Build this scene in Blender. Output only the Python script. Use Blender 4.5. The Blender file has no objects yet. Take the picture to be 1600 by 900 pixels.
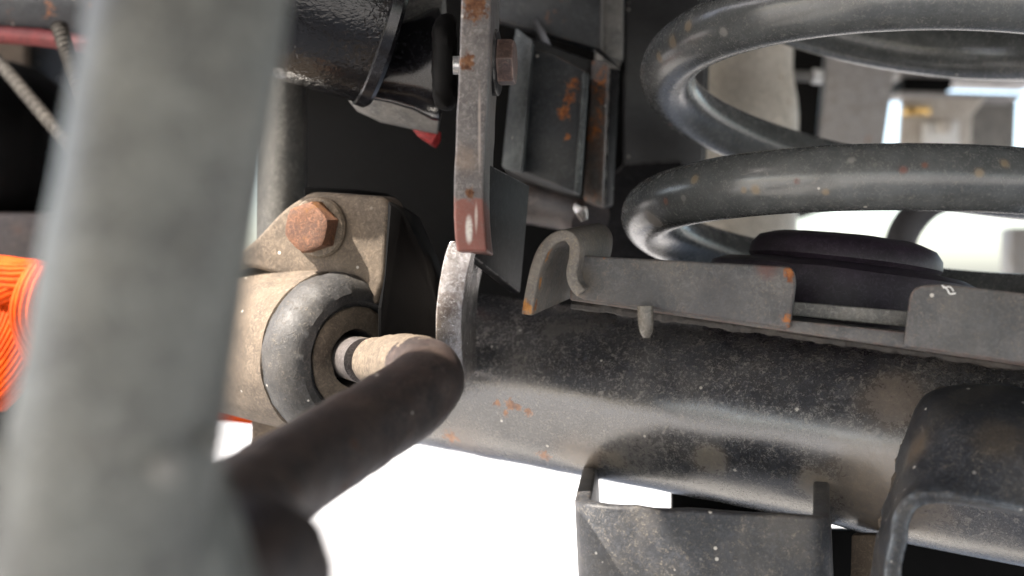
import bpy, bmesh, math, random
from mathutils import Vector, Matrix, noise as mnoise
random.seed(4)
V = Vector
R = math.radians

# ------------------------------------------------------------------ camera, sky, sun, exposure
scene = bpy.context.scene
FPX = 1900.0                       # focal length in photo pixels (1600 wide)
CAM = V((0, 0, 0.5))
cam_d = bpy.data.cameras.new('camera'); cam = bpy.data.objects.new('camera', cam_d)
scene.collection.objects.link(cam); scene.camera = cam
cam.location = CAM; cam.rotation_euler = (R(90), 0, 0)
cam_d.sensor_width = 36; cam_d.lens = 36 * FPX / 1600
cam_d.clip_start = 0.01; cam_d.clip_end = 2000
cam_d.dof.use_dof = True; cam_d.dof.focus_distance = 0.335; cam_d.dof.aperture_fstop = 10.0
cam_d.dof.aperture_blades = 0

SUN = V((-0.58, -0.24, 0.77)).normalized()      # direction towards the sun
world = bpy.data.worlds.new('World'); scene.world = world; world.use_nodes = True
wn = world.node_tree; bg = wn.nodes['Background']
sky = wn.nodes.new('ShaderNodeTexSky'); sky.sky_type = 'NISHITA'; sky.sun_disc = False
sky.dust_density = 3.0; sky.sun_elevation = math.asin(SUN.z); sky.sun_rotation = math.atan2(SUN.x, SUN.y)
wn.links.new(sky.outputs[0], bg.inputs[0]); bg.inputs[1].default_value = 0.15
sun_d = bpy.data.lights.new('sun', 'SUN'); sun = bpy.data.objects.new('sun', sun_d)
scene.collection.objects.link(sun); sun_d.energy = 4.0; sun_d.angle = R(0.6); sun_d.color = (1, 0.93, 0.84)
sun.rotation_euler = SUN.to_track_quat('Z', 'Y').to_euler(); sun.location = SUN * 5
scene.view_settings.view_transform = 'Standard'; scene.view_settings.look = 'None'
scene.view_settings.gamma = 1; scene.view_settings.use_curve_mapping = False
scene.view_settings.exposure = 2.22
scene.view_settings.use_white_balance = True
scene.view_settings.white_balance_temperature = 6700
scene.render.engine = 'CYCLES'
scene.cycles.use_denoising = True
scene.cycles.max_bounces = 8

# ------------------------------------------------------------------ helpers
C = scene.collection
def P(px, py, d):
    """world point that stands at depth d along the line of sight of photo pixel px, py"""
    return V(((px - 800) / FPX * d, d, CAM.z - (py - 450) / FPX * d))
def onplane(px, py, p0, n):
    ray = V(((px - 800) / FPX, 1, -(py - 450) / FPX))
    t = (p0 - CAM).dot(n) / ray.dot(n)
    return CAM + ray * t
def tag(o, label, cat=None, group=None, kind=None):
    if label: o['label'] = label
    if cat: o['category'] = cat
    if group: o['group'] = group
    if kind: o['kind'] = kind
    return o
def thing(name, loc, label, cat, group=None):
    o = bpy.data.objects.new(name, None); C.objects.link(o); o.location = loc
    o.empty_display_size = 0.02
    return tag(o, label, cat, group)
def put(name, me, mat, parent=None, sharp=35):
    if isinstance(me, bmesh.types.BMesh):
        bm = me; me = bpy.data.meshes.new(name)
        bmesh.ops.recalc_face_normals(bm, faces=bm.faces)
        bm.to_mesh(me); bm.free()
    me.materials.clear(); me.materials.append(mat)
    me.shade_smooth()
    if sharp: me.set_sharp_from_angle(angle=R(sharp))
    o = bpy.data.objects.new(name, me); C.objects.link(o)
    if parent is not None:
        o.parent = parent
        w = V((0, 0, 0)); p = parent
        while p is not None: w += p.location; p = p.parent
        o.location = -w
    return o
def mods(o, solid=None, bevel=None, sub=0, offset=0.0, segs=2, angle=40):
    if solid:
        m = o.modifiers.new('s', 'SOLIDIFY'); m.thickness = solid; m.offset = offset; m.use_even_offset = True
    if bevel:
        m = o.modifiers.new('b', 'BEVEL'); m.width = bevel; m.segments = segs; m.limit_method = 'ANGLE'; m.angle_limit = R(angle)
        m.harden_normals = False
    if sub:
        m = o.modifiers.new('d', 'SUBSURF'); m.levels = sub; m.render_levels = sub
    return o
def catmull(pts, n=6):
    pts = [tuple(p) for p in pts]; out = []
    q = [pts[0]] + pts + [pts[-1]]
    for i in range(1, len(q) - 2):
        for k in range(n):
            t = k / n; r = []
            for a, b, c, d in zip(q[i-1], q[i], q[i+1], q[i+2]):
                r.append(0.5 * ((2*b) + (-a + c)*t + (2*a - 5*b + 4*c - d)*t*t + (-a + 3*b - 3*c + d)*t**3))
            out.append(tuple(r))
    out.append(pts[-1]); return out
def jitter(bm, amp, scale, seed=0.0):
    bm.normal_update()
    off = V((seed, seed*1.7, -seed))
    mv = [(v, v.normal * amp * mnoise.fractal(v.co * scale + off, 1.0, 2.0, 3)) for v in bm.verts]
    for v, d in mv: v.co += d
def tube(pts, rad, seg=20, cap=True, squash=None):
    """swept tube through 3D points; rad a number or one radius per point"""
    pts = [V(p) for p in pts]; n = len(pts)
    rad = [rad]*n if not hasattr(rad, '__len__') else list(rad)
    bm = bmesh.new(); rings = []; prev = None
    for i, p in enumerate(pts):
        t = (pts[min(i+1, n-1)] - pts[max(i-1, 0)]).normalized()
        if prev is None:
            up = V((0, 0, 1)) if abs(t.z) < 0.9 else V((0, 1, 0))
            u = (up - t * up.dot(t)).normalized()
        else:
            u = (prev - t * prev.dot(t)).normalized()
        prev = u; w = t.cross(u)
        rings.append([bm.verts.new(p + (u * math.cos(a) + w * math.sin(a)) * rad[i])
                      for a in [2*math.pi*k/seg for k in range(seg)]])
    for a, b in zip(rings, rings[1:]):
        for k in range(seg):
            bm.faces.new((a[k], a[(k+1) % seg], b[(k+1) % seg], b[k]))
    if cap:
        bm.faces.new(rings[0][::-1]); bm.faces.new(rings[-1])
    return bm
def lathe(p0, axis, prof, seg=64, cap=True):
    """prof: list of (s along axis, radius)"""
    axis = V(axis).normalized()
    up = V((0, 0, 1)) if abs(axis.z) < 0.9 else V((0, 1, 0))
    u = (up - axis * up.dot(axis)).normalized(); w = axis.cross(u)
    bm = bmesh.new(); rings = []
    for s, r in prof:
        c = V(p0) + axis * s
        if r < 1e-6: rings.append([bm.verts.new(c)])
        else: rings.append([bm.verts.new(c + (u*math.cos(a) + w*math.sin(a))*r) for a in [2*math.pi*k/seg for k in range(seg)]])
    for a, b in zip(rings, rings[1:]):
        for k in range(seg):
            k2 = (k+1) % seg
            if len(a) == 1 and len(b) == 1: continue
            if len(a) == 1: bm.faces.new((a[0], b[k2], b[k]))
            elif len(b) == 1: bm.faces.new((a[k], a[k2], b[0]))
            else: bm.faces.new((a[k], a[k2], b[k2], b[k]))
    if cap:
        if len(rings[0]) > 1: bm.faces.new(rings[0][::-1])
        if len(rings[-1]) > 1: bm.faces.new(rings[-1])
    return bm
def plate(pts, back, bevel=0.0008, segs=2):
    """solid plate: polygon of 3D points pushed by vector back"""
    bm = bmesh.new(); back = V(back)
    a = [bm.verts.new(V(p)) for p in pts]; b = [bm.verts.new(V(p) + back) for p in pts]
    bm.faces.new(a); bm.faces.new(b[::-1]); n = len(a)
    for i in range(n): bm.faces.new((a[i], b[i], b[(i+1) % n], a[(i+1) % n]))
    bmesh.ops.recalc_face_normals(bm, faces=bm.faces)
    if bevel:
        es = [e for e in bm.edges if len(e.link_faces) == 2 and e.calc_face_angle(0) > R(40)]
        bmesh.ops.bevel(bm, geom=es, offset=bevel, segments=segs, profile=0.5, affect='EDGES', clamp_overlap=True)
    return bm
def rounded(pts, rads, n=5):
    """round the corners of a 2D polygon"""
    out = []; m = len(pts)
    for i in range(m):
        p = V(pts[i]); a = V(pts[i-1]); b = V(pts[(i+1) % m]); r = rads[i] if hasattr(rads, '__len__') else rads
        if r <= 0: out.append(tuple(p)); continue
        da = (a - p); db = (b - p); r2 = min(r, da.length*0.48, db.length*0.48)
        s = p + da.normalized()*r2; e = p + db.normalized()*r2
        for k in range(n+1):
            t = k/n; q = s*(1-t)**2 + p*2*t*(1-t) + e*t*t; out.append(tuple(q))
    return out
def ribbon(front, back, m=1):
    """sheet between two 3D polylines of the same length"""
    bm = bmesh.new(); rows = []
    for f, b in zip(front, back):
        rows.append([bm.verts.new(V(f).lerp(V(b), k/m)) for k in range(m+1)])
    for a, b in zip(rows, rows[1:]):
        for k in range(m): bm.faces.new((a[k], a[k+1], b[k+1], b[k]))
    return bm
def box(c, sx, sy, sz, rot=None, bevel=0.001):
    bm = bmesh.new(); bmesh.ops.create_cube(bm, size=1)
    M = Matrix.Translation(V(c)) @ (rot.to_matrix().to_4x4() if rot else Matrix()) @ Matrix.Diagonal((sx, sy, sz, 1))
    bmesh.ops.transform(bm, matrix=M, verts=bm.verts)
    if bevel: bmesh.ops.bevel(bm, geom=list(bm.edges), offset=bevel, segments=2, profile=0.5, affect='EDGES')
    return bm
def hexhead(p0, axis, r, h, turn=0.0):
    axis = V(axis).normalized(); up = V((0, 0, 1)); u = (up - axis*up.dot(axis)).normalized(); w = axis.cross(u)
    bm = bmesh.new(); N = 24; rings = []
    def hexr(a):                                   # hexagon radius at angle a
        x = ((a + turn) % (math.pi/3)) - math.pi/6
        return r*math.cos(math.pi/6)/math.cos(x)
    for s, f in ((0, 1), (h*0.82, 1), (h*0.95, 0.5), (h, 0.0), (h*0.985, -1)):
        ring = []
        for k in range(N):
            a = 2*math.pi*k/N; hr = hexr(a); ci = r*math.cos(math.pi/6)*0.93
            rr = hr if f == 1 else (min(hr, r*0.93) if f == 0.5 else (ci if f == 0 else ci*0.55))
            ring.append(bm.verts.new(V(p0) + axis*s + (u*math.cos(a) + w*math.sin(a))*rr))
        rings.append(ring)
    for a, b in zip(rings, rings[1:]):
        for k in range(N): bm.faces.new((a[k], a[(k+1) % N], b[(k+1) % N], b[k]))
    bm.faces.new(rings[0][::-1]); bm.faces.new(rings[-1])
    return bm

# ------------------------------------------------------------------ materials
class G:
    def __init__(s, name):
        s.m = bpy.data.materials.new(name); s.m.use_nodes = True; s.t = s.m.node_tree
        s.b = s.t.nodes['Principled BSDF']
        s.co = s.t.nodes.new('ShaderNodeTexCoord').outputs['Object']
    def n(s, typ, **kw):
        x = s.t.nodes.new(typ)
        for k, v in kw.items(): setattr(x, k, v)
        return x
    def set(s, sock, v):
        if isinstance(v, bpy.types.NodeSocket): s.t.links.new(v, sock)
        elif v is not None:
            if hasattr(v, '__len__') and len(v) == 3 and sock.type == 'RGBA': v = (*v, 1)
            sock.default_value = v
    def noise(s, scale, detail=3, rough=0.55, dist=0, vec=None):
        x = s.n('ShaderNodeTexNoise'); s.set(x.inputs['Vector'], vec if vec is not None else s.co)
        x.inputs['Scale'].default_value = scale; x.inputs['Detail'].default_value = detail
        x.inputs['Roughness'].default_value = rough; x.inputs['Distortion'].default_value = dist
        return x.outputs['Fac']
    def step(s, v, lo, hi, a=0.0, b=1.0):
        x = s.n('ShaderNodeMapRange', interpolation_type='SMOOTHSTEP'); x.clamp = True
        s.set(x.inputs[0], v); s.set(x.inputs[1], lo); s.set(x.inputs[2], hi); s.set(x.inputs[3], a); s.set(x.inputs[4], b)
        return x.outputs[0]
    def mt(s, op, a, b=None, c=None):
        x = s.n('ShaderNodeMath', operation=op); s.set(x.inputs[0], a)
        if b is not None: s.set(x.inputs[1], b)
        if c is not None: s.set(x.inputs[2], c)
        return x.outputs[0]
    def mix(s, f, a, b):
        x = s.n('ShaderNodeMix', data_type='RGBA'); s.set(x.inputs[0], f); s.set(x.inputs[6], a); s.set(x.inputs[7], b)
        return x.outputs[2]
    def scaled(s, v):
        x = s.n('ShaderNodeVectorMath', operation='MULTIPLY'); s.set(x.inputs[0], s.co); x.inputs[1].default_value = v
        return x.outputs[0]
    def dist(s, p):
        x = s.n('ShaderNodeVectorMath', operation='DISTANCE'); s.set(x.inputs[0], s.co); x.inputs[1].default_value = p
        return x.outputs['Value']
    def edge(s, rad):
        bv = s.n('ShaderNodeBevel'); bv.samples = 4; bv.inputs[0].default_value = rad
        ge = s.n('ShaderNodeNewGeometry'); d = s.n('ShaderNodeVectorMath', operation='DOT_PRODUCT')
        s.set(d.inputs[0], bv.outputs[0]); s.set(d.inputs[1], ge.outputs['Normal'])
        return s.mt('SUBTRACT', 1.0, d.outputs['Value'])

def rn0(g): return g.noise(240, 4, 0.65)
# axle line, needed by the dirt that sits on it
A1, A2 = P(720, 580, .41), P(1300, 672, .357)
AX = (A2 - A1).normalized(); RA = 0.0268
FN = V((-AX.y, AX.x, 0)).normalized()
if FN.y > 0: FN = -FN                      # horizontal normal of the axle towards the camera
UPV = AX.cross(FN).normalized()
if UPV.z < 0: UPV = -UPV
def on_axle(px, py, lift=0.0):
    d = V(((px - 800)/FPX, 1, -(py - 450)/FPX)).normalized(); o = CAM - A1
    d2 = d - AX*d.dot(AX); o2 = o - AX*o.dot(AX); a = d2.dot(d2); b = 2*d2.dot(o2); c = o2.dot(o2) - (RA + lift)**2
    q = b*b - 4*a*c
    return CAM + d*((-b - math.sqrt(max(q, 0)))/(2*a))
DUST = (0.28, 0.245, 0.20)
RUST = (0.30, 0.085, 0.025)
def grimy(name, base, base2=None, dust=0.3, dustcol=DUST, fleck=0.3, rust=0.0, rough=0.5, metal=0.0, bump=0.25,
          grain=1400, patch=55, edge=None, edgew=0.0012, spots=(), streak=None, rustcol=RUST, dent=0.0, chips=0.0, spec=0.5, oxide=None, zones=(), mottle=0.6, coat=0.0):
    g = G(name); b = g.b
    base2 = base2 or tuple(c*0.55 for c in base)
    col = g.mix(g.step(g.noise(130, 4, 0.6), 0.35, 0.65), base, base2)
    coarse = g.noise(patch, 4, 0.6, 0.4); fine = g.noise(grain*1.2, 3, 0.7, 1.2); mid = g.noise(grain*0.3, 5, 0.75, 1.5)
    if mottle:           # uneven worn paint
        col = g.mix(g.mt('MULTIPLY', g.step(g.noise(520, 6, 0.78, 1.4), 0.46, 0.66), mottle), col, tuple(min(1, c*2.1 + 0.012) for c in base))
        col = g.mix(g.mt('MULTIPLY', g.step(g.noise(330, 6, 0.75, 0.9), 0.52, 0.7), mottle), col, tuple(c*0.35 for c in base))
    if oxide:            # brushed-on primer below a height
        sx = g.n('ShaderNodeSeparateXYZ'); g.set(sx.inputs[0], g.co)
        om = g.step(g.mt('ADD', sx.outputs[2], g.mt('MULTIPLY', g.mt('SUBTRACT', g.noise(260, 3), 0.5), 0.006)), oxide[0] - 0.0006, oxide[0] + 0.0006, 1.0, 0.0)
        col = g.mix(om, col, g.mix(g.noise(200, 3), oxide[1], tuple(c*0.6 for c in oxide[1])))
    # settled dust: a thin film in patches plus grains that break it up
    film = g.step(coarse, 0.62 - 0.45*dust, 0.95 - 0.35*dust)
    grains = g.step(g.mt('ADD', g.mt('MULTIPLY', fine, 0.5), g.mt('MULTIPLY', mid, 0.5)), 0.58 - 0.16*dust, 0.70 - 0.10*dust)
    dm = g.mt('MINIMUM', g.mt('ADD', g.mt('MULTIPLY', film, 0.36*min(1, dust*1.6)),
              g.mt('MULTIPLY', grains, g.step(coarse, 0.25, 0.7, 0.5*min(1, 2*dust), min(1, 1.7*dust)))), 1.0)
    dc = g.mix(g.noise(300, 2), tuple(c*0.75 for c in dustcol), tuple(min(1, c*1.25) for c in dustcol))
    col = g.mix(dm, col, dc)
    rgh = g.mt('ADD', g.mt('MULTIPLY', dm, 0.55*(0.85 - rough)), g.mt('ADD', rough - 0.06, g.mt('MULTIPLY', mid, 0.12)))
    for zz in zones:                 # caked dirt, bare metal and toned patches around a point, stretched where a scale is given
        p, r, zc, amt = zz[:4]; dd = g.dist(p)
        if len(zz) == 5:
            a = g.n('ShaderNodeVectorMath', operation='SUBTRACT'); g.set(a.inputs[0], g.co); a.inputs[1].default_value = p
            m_ = g.n('ShaderNodeVectorMath', operation='MULTIPLY'); g.set(m_.inputs[0], a.outputs[0]); m_.inputs[1].default_value = zz[4]
            l_ = g.n('ShaderNodeVectorMath', operation='LENGTH'); g.set(l_.inputs[0], m_.outputs[0]); dd = l_.outputs['Value']
        zm = g.step(g.mt('ADD', dd, g.mt('MULTIPLY', g.mt('SUBTRACT', g.noise(70, 5, 0.65), 0.5), r*1.1)), r*0.3, r*1.15, amt, 0.0)
        zm = g.mt('MULTIPLY', zm, g.step(mid, 0.3, 0.55, 0.55, 1.0))
        col = g.mix(zm, col, g.mix(rn0(g), tuple(c*0.6 for c in zc), zc)); rgh = g.mt('MAXIMUM', rgh, g.mt('MULTIPLY', zm, 0.75))
    rm = None
    rn = g.noise(420, 4, 0.7)
    if rust > 0:
        rm = g.mt('MULTIPLY', g.step(g.noise(75, 5, 0.65, 0.6), 0.72 - 0.3*rust, 0.78 - 0.22*rust), g.step(rn, 0.38, 0.55))
    for p, r in spots:
        w = g.mt('ADD', g.dist(p), g.mt('MULTIPLY', g.mt('SUBTRACT', g.noise(520, 4, 0.7), 0.5), r*3.2))
        k = g.step(w, r*0.4, r*1.0, 1.0, 0.0)
        rm = k if rm is None else g.mt('MAXIMUM', rm, k)
    if rm is not None:
        rc = g.mix(g.step(rn, 0.35, 0.65), tuple(c*0.4 for c in rustcol), (rustcol[0]*1.15, rustcol[1]*1.45, rustcol[2]*1.4))
        col = g.mix(rm, col, rc); rgh = g.mt('MAXIMUM', rgh, g.mt('MULTIPLY', rm, 0.85))
    if chips > 0:        # paint chipped to bare metal / old dirt blobs
        vo = g.n('ShaderNodeTexVoronoi'); vo.inputs['Scale'].default_value = 75; g.set(vo.inputs['Vector'], g.co)
        ck = g.mt('MULTIPLY', g.step(g.mt('ADD', vo.outputs['Distance'], g.mt('MULTIPLY', rn, 0.25)), 0.17, 0.22, 1.0, 0.0),
                  g.step(vo.outputs['Color'], 0.62 - chips*0.2, 0.66 - chips*0.2))
        col = g.mix(ck, col, g.mix(g.step(g.noise(60), 0.45, 0.55), (0.22, 0.07, 0.03), (0.33, 0.25, 0.17)))
        rgh = g.mt('MAXIMUM', rgh, g.mt('MULTIPLY', ck, 0.8))
    if fleck > 0:        # pale grit
        vo = g.n('ShaderNodeTexVoronoi'); vo.inputs['Scale'].default_value = 330; g.set(vo.inputs['Vector'], g.co)
        fk = g.mt('MULTIPLY', g.step(vo.outputs['Distance'], 0.13, 0.19, 1.0, 0.0), g.step(vo.outputs['Color'], 0.9 - 0.25*fleck, 0.93 - 0.25*fleck))
        col = g.mix(g.mt('MULTIPLY', fk, 0.8), col, (0.62, 0.58, 0.52))
    if edge is not None:
        em = g.mt('MULTIPLY', g.step(g.edge(edgew), 0.03, 0.16), g.step(g.noise(240, 4, 0.7), 0.36, 0.6))
        col = g.mix(em, col, g.mix(rn, tuple(c*0.7 for c in edge), tuple(min(1, c*1.3) for c in edge)))
    g.set(b.inputs['Base Color'], col); g.set(b.inputs['Roughness'], rgh)
    b.inputs['Coat Weight'].default_value = coat; b.inputs['Coat Roughness'].default_value = 0.24; b.inputs['Metallic'].default_value = metal; b.inputs['Specular IOR Level'].default_value = spec
    h = g.mt('ADD', g.mt('MULTIPLY', mid, 0.6), g.mt('ADD', g.mt('MULTIPLY', fine, 0.25), g.mt('MULTIPLY', dm, 0.35)))
    if dent: h = g.mt('ADD', h, g.mt('MULTIPLY', g.noise(90, 3), dent*6))
    bp = g.n('ShaderNodeBump'); bp.inputs['Strength'].default_value = bump; bp.inputs['Distance'].default_value = 0.0006
    g.set(bp.inputs['Height'], h); g.set(b.inputs['Normal'], bp.outputs[0])
    return g.m
M = {}
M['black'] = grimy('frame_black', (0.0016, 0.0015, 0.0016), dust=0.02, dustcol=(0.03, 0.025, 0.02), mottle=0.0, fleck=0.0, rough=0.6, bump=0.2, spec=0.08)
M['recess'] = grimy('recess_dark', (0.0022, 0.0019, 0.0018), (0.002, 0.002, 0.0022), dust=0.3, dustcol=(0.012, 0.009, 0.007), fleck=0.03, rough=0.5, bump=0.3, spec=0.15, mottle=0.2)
M['under'] = grimy('underbody_black', (0.015, 0.015, 0.016), dust=0.15, fleck=0, rough=0.8)
M['concrete'] = grimy('pale_concrete', (0.31, 0.305, 0.295), (0.27, 0.265, 0.255), dust=0.1, fleck=0, rough=0.9, grain=60, patch=0.8)
M['axle'] = grimy('axle_black_paint', (0.028, 0.030, 0.036), (0.016, 0.017, 0.021), dust=0.5, dustcol=(0.24, 0.215, 0.185), fleck=0.3, rough=0.2, bump=0.16, patch=38,
                  zones=[(on_axle(1385, 770), .021, (0.20, 0.152, 0.105), 0.8), (on_axle(1395, 630), .011, (0.19, 0.14, 0.10), 0.6), (on_axle(1275, 760), .007, (0.27, 0.22, 0.165), 0.75), (on_axle(905, 715), .010, (0.22, 0.17, 0.125), 0.7), (on_axle(720, 690), .012, (0.17, 0.115, 0.08), 0.6), (on_axle(1110, 720), .006, (0.24, 0.2, 0.15), 0.6), (on_axle(960, 720), .005, (0.24, 0.2, 0.15), 0.5)],
                  spots=[(on_axle(797, 632), .0022), (on_axle(826, 644), .0018), (on_axle(776, 630), .0014), (on_axle(790, 646), .0013), (on_axle(808, 637), .0014), (on_axle(705, 684), .0035), (on_axle(850, 712), .003)], rustcol=(0.30, 0.10, 0.035), spec=1.0, coat=1.0)
M['axle_tan'] = grimy('axle_dusty_tan', (0.05, 0.044, 0.038), (0.09, 0.07, 0.05), dust=0.6, dustcol=(0.16, 0.12, 0.085), fleck=0.2, rust=0.12, rough=0.5, bump=0.4)
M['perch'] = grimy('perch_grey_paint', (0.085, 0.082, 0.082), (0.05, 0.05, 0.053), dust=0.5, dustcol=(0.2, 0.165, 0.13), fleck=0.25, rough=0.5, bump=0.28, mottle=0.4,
                   zones=[(P(990, 470, .315), .012, (0.035, 0.038, 0.045), 0.6), (P(1120, 480, .31), .011, (0.035, 0.037, 0.045), 0.6), (P(905, 440, .322), .006, (0.19, 0.16, 0.125), 0.8), (P(1530, 510, .288), .014, (0.04, 0.045, 0.05), 0.7), (P(1200, 418, .306), .004, (0.13, 0.03, 0.02), 0.8)],  # darker bluish zones low on the walls, tan and reddish ones higher
                   edge=(0.13, 0.06, 0.04), edgew=0.0013,
                   spots=[(P(1235, 430, .306), .0022), (P(1228, 500, .306), .002), (P(1448, 452, .291), .0016), (P(915, 402, .323), .0012),
                          (P(945, 404, .321), .001), (P(838, 440, .322), .0018), (P(828, 480, .322), .003), (P(850, 395, .322), .0016)])
M['hook'] = grimy('hook_dusty_steel', (0.13, 0.115, 0.10), (0.09, 0.085, 0.08), dust=0.5, dustcol=(0.27, 0.22, 0.165), fleck=0.2, rough=0.55, bump=0.35,
                  spots=[(P(840, 440, .318), .0022), (P(824, 478, .318), .0032), (P(853, 397, .318), .0022), (P(832, 455, .318), .0014)], rustcol=(0.42, 0.15, 0.04))
M['isolator'] = grimy('isolator_rubber', (0.021, 0.013, 0.023), dust=0.12, fleck=0.05, rough=0.5, bump=0.12,
                      spots=[(P(1212, 376, .347), .002)], rustcol=(0.35, 0.12, 0.03))
M['tan'] = grimy('clamp_cast_dusty', (0.112, 0.086, 0.062), (0.07, 0.054, 0.04), dust=0.5, dustcol=(0.165, 0.13, 0.097), fleck=0.3, rough=0.8, bump=0.55, grain=1700)
M['rubber'] = grimy('bushing_rubber', (0.028, 0.028, 0.029), (0.016, 0.016, 0.017), dust=0.4, dustcol=(0.17, 0.145, 0.115), fleck=0.45, rough=0.55, bump=0.5)
M['rustbolt'] = grimy('rusty_bolt', (0.13, 0.055, 0.026), (0.07, 0.032, 0.02), dust=0.35, dustcol=(0.18, 0.105, 0.06), fleck=0.1, rust=0.7, rough=0.75, bump=0.6, rustcol=(0.19, 0.065, 0.018))
M['brownbolt'] = grimy('brown_bolt', (0.10, 0.06, 0.05), (0.06, 0.045, 0.045), dust=0.3, fleck=0.05, rough=0.5, bump=0.3, edge=(0.35, 0.24, 0.2))
M['washer'] = grimy('tan_washer', (0.13, 0.10, 0.07), dust=0.4, fleck=0.1, rough=0.7, bump=0.4)
M['plate'] = grimy('bracket_bare_steel', (0.13, 0.118, 0.115), (0.075, 0.067, 0.066), dust=0.4, dustcol=(0.2, 0.16, 0.135), fleck=0.15, rust=0.3, rustcol=(0.16, 0.06, 0.03), rough=0.34, metal=0.4, bump=0.35, edge=(0.5, 0.42, 0.38), edgew=0.0008,
                   spots=[(P(731, 98, .30), .0028), (P(742, 10, .30), .0045), (P(735, 300, .30), .0016)], oxide=(P(735, 312, .30).z, (0.24, 0.09, 0.07)), zones=[(P(728, 250, .30), .004, (0.30, 0.22, 0.17), 0.5), (P(733, 358, .30), .0016, (0.8, 0.76, 0.7), 1.0, (1.6, 1, 0.42)), (P(744, 340, .30), .001, (0.6, 0.5, 0.44), 0.9, (2.2, 1, 0.25)), (P(749, 200, .30), .001, (0.45, 0.38, 0.34), 0.9, (2.2, 1, 0.08))])
M['rawsteel'] = grimy('weld_bright_steel', (0.6, 0.55, 0.52), (0.26, 0.22, 0.2), dust=0.12, fleck=0.1, rough=0.25, metal=0.85, bump=0.45, dent=0.3, rust=0.1)
M['darkplate'] = grimy('dark_plate', (0.014, 0.013, 0.014), (0.009, 0.009, 0.01), spec=0.08, dust=0.12, dustcol=(0.1, 0.085, 0.075), fleck=0.05, rough=0.5, bump=0.25, edge=(0.5, 0.48, 0.46), edgew=0.0009)
M['panel'] = grimy('panel_charcoal', (0.012, 0.012, 0.013), (0.008, 0.008, 0.009), dust=0.15, dustcol=(0.06, 0.055, 0.05), fleck=0.03, rough=0.4, bump=0.2)
M['box'] = grimy('bracket_blue_black', (0.013, 0.016, 0.020), (0.008, 0.010, 0.013), spots=[(P(895, 130, .418), .003), (P(890, 150, .418), .0035), (P(880, 175, .42), .003), (P(886, 215, .42), .0015)], dust=0.4, dustcol=(0.12, 0.12, 0.115), fleck=0.15, rough=0.5, bump=0.4, rust=0.4, edge=(0.14, 0.10, 0.08))
M['boxpale'] = grimy('bracket_chalky', (0.045, 0.052, 0.056), (0.022, 0.025, 0.028), dust=0.62, dustcol=(0.19, 0.21, 0.21), fleck=0.2, rough=0.6, bump=0.4, patch=90)
M['boxrust'] = grimy('bracket_rusty', (0.05, 0.05, 0.05), (0.09, 0.055, 0.04), dust=0.3, fleck=0.1, rough=0.6, bump=0.5, rust=0.75)
M['channel'] = grimy('channel_black_paint', (0.032, 0.034, 0.040), (0.020, 0.022, 0.026), dust=0.42, fleck=0.5, rough=0.45, bump=0.4, edge=(0.15, 0.085, 0.05), edgew=0.0016, rust=0.08)
M['saddle'] = grimy('saddle_blue_black', (0.026, 0.028, 0.033), (0.016, 0.018, 0.022), dust=0.46, dustcol=(0.17, 0.145, 0.115), fleck=0.7, rough=0.42, bump=0.4, spec=0.4, zones=[(P(1425, 700, .30), .007, (0.16, 0.12, 0.085), 0.8), (P(1560, 690, .29), .008, (0.11, 0.085, 0.06), 0.5)], rust=0.14, edge=(0.20, 0.23, 0.26), edgew=0.003, rustcol=(0.16, 0.075, 0.03))
M['swaybar'] = grimy('sway_bar_dark', (0.040, 0.027, 0.024), (0.018, 0.015, 0.016), dust=0.42, dustcol=(0.12, 0.085, 0.062), fleck=0.05, rough=0.45, bump=0.45, rust=0.45, rustcol=(0.085, 0.035, 0.024))
M['stud'] = grimy('stud_steel', (0.16, 0.145, 0.14), (0.09, 0.08, 0.08), dust=0.2, fleck=0, rough=0.4, metal=0.5, bump=0.3)
M['stubtan'] = grimy('stub_dusty', (0.11, 0.085, 0.06), (0.075, 0.057, 0.042), dust=0.45, dustcol=(0.15, 0.12, 0.088), fleck=0.1, rough=0.8, bump=0.4)
M['fore'] = grimy('link_pale_grey', (0.145, 0.145, 0.13), (0.085, 0.084, 0.077), dust=0.35, dustcol=(0.17, 0.145, 0.112), fleck=0.1, rough=0.45, bump=0.2, patch=90,
                  spots=[(P(178, 150, .12), .0022), (P(252, 345, .12), .0020), (P(290, 250, .122), .0012)], rustcol=(0.05, 0.048, 0.045))
M['gritty'] = grimy('grey_dusty', (0.17, 0.165, 0.155), (0.09, 0.09, 0.09), dust=0.5, dustcol=(0.28, 0.26, 0.23), fleck=0.1, rough=0.6, bump=0.35)
M['upright'] = grimy('upright_grey', (0.07, 0.068, 0.062), (0.04, 0.04, 0.038), dust=0.35, dustcol=(0.11, 0.1, 0.085), fleck=0.1, rough=0.6, bump=0.35)
M['beige'] = grimy('shock_beige', (0.46, 0.42, 0.36), (0.40, 0.36, 0.30), dust=0.2, dustcol=(0.5, 0.44, 0.35), fleck=0, rough=0.5, bump=0.1, chips=0.25)
M['beam'] = grimy('beam_grey', (0.26, 0.25, 0.245), (0.2, 0.185, 0.17), dust=0.3, fleck=0, rough=0.5, bump=0.2, rust=0.2)
M['palemetal'] = grimy('pale_bracket', (0.52, 0.47, 0.42), (0.4, 0.34, 0.29), dust=0.2, fleck=0, rough=0.5, bump=0.2, rust=0.2)
M['silver'] = grimy('silver_metal', (0.6, 0.6, 0.6), (0.5, 0.5, 0.5), dust=0.05, fleck=0, rough=0.3, metal=0.8, bump=0.1)
M['brass'] = grimy('brassy', (0.55, 0.36, 0.14), (0.5, 0.3, 0.1), dust=0.05, fleck=0, rough=0.3, metal=0.7, bump=0.1)
M['hose'] = grimy('hose_rubber', (0.045, 0.042, 0.045), dust=0.15, fleck=0, rough=0.6, bump=0.2)
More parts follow.
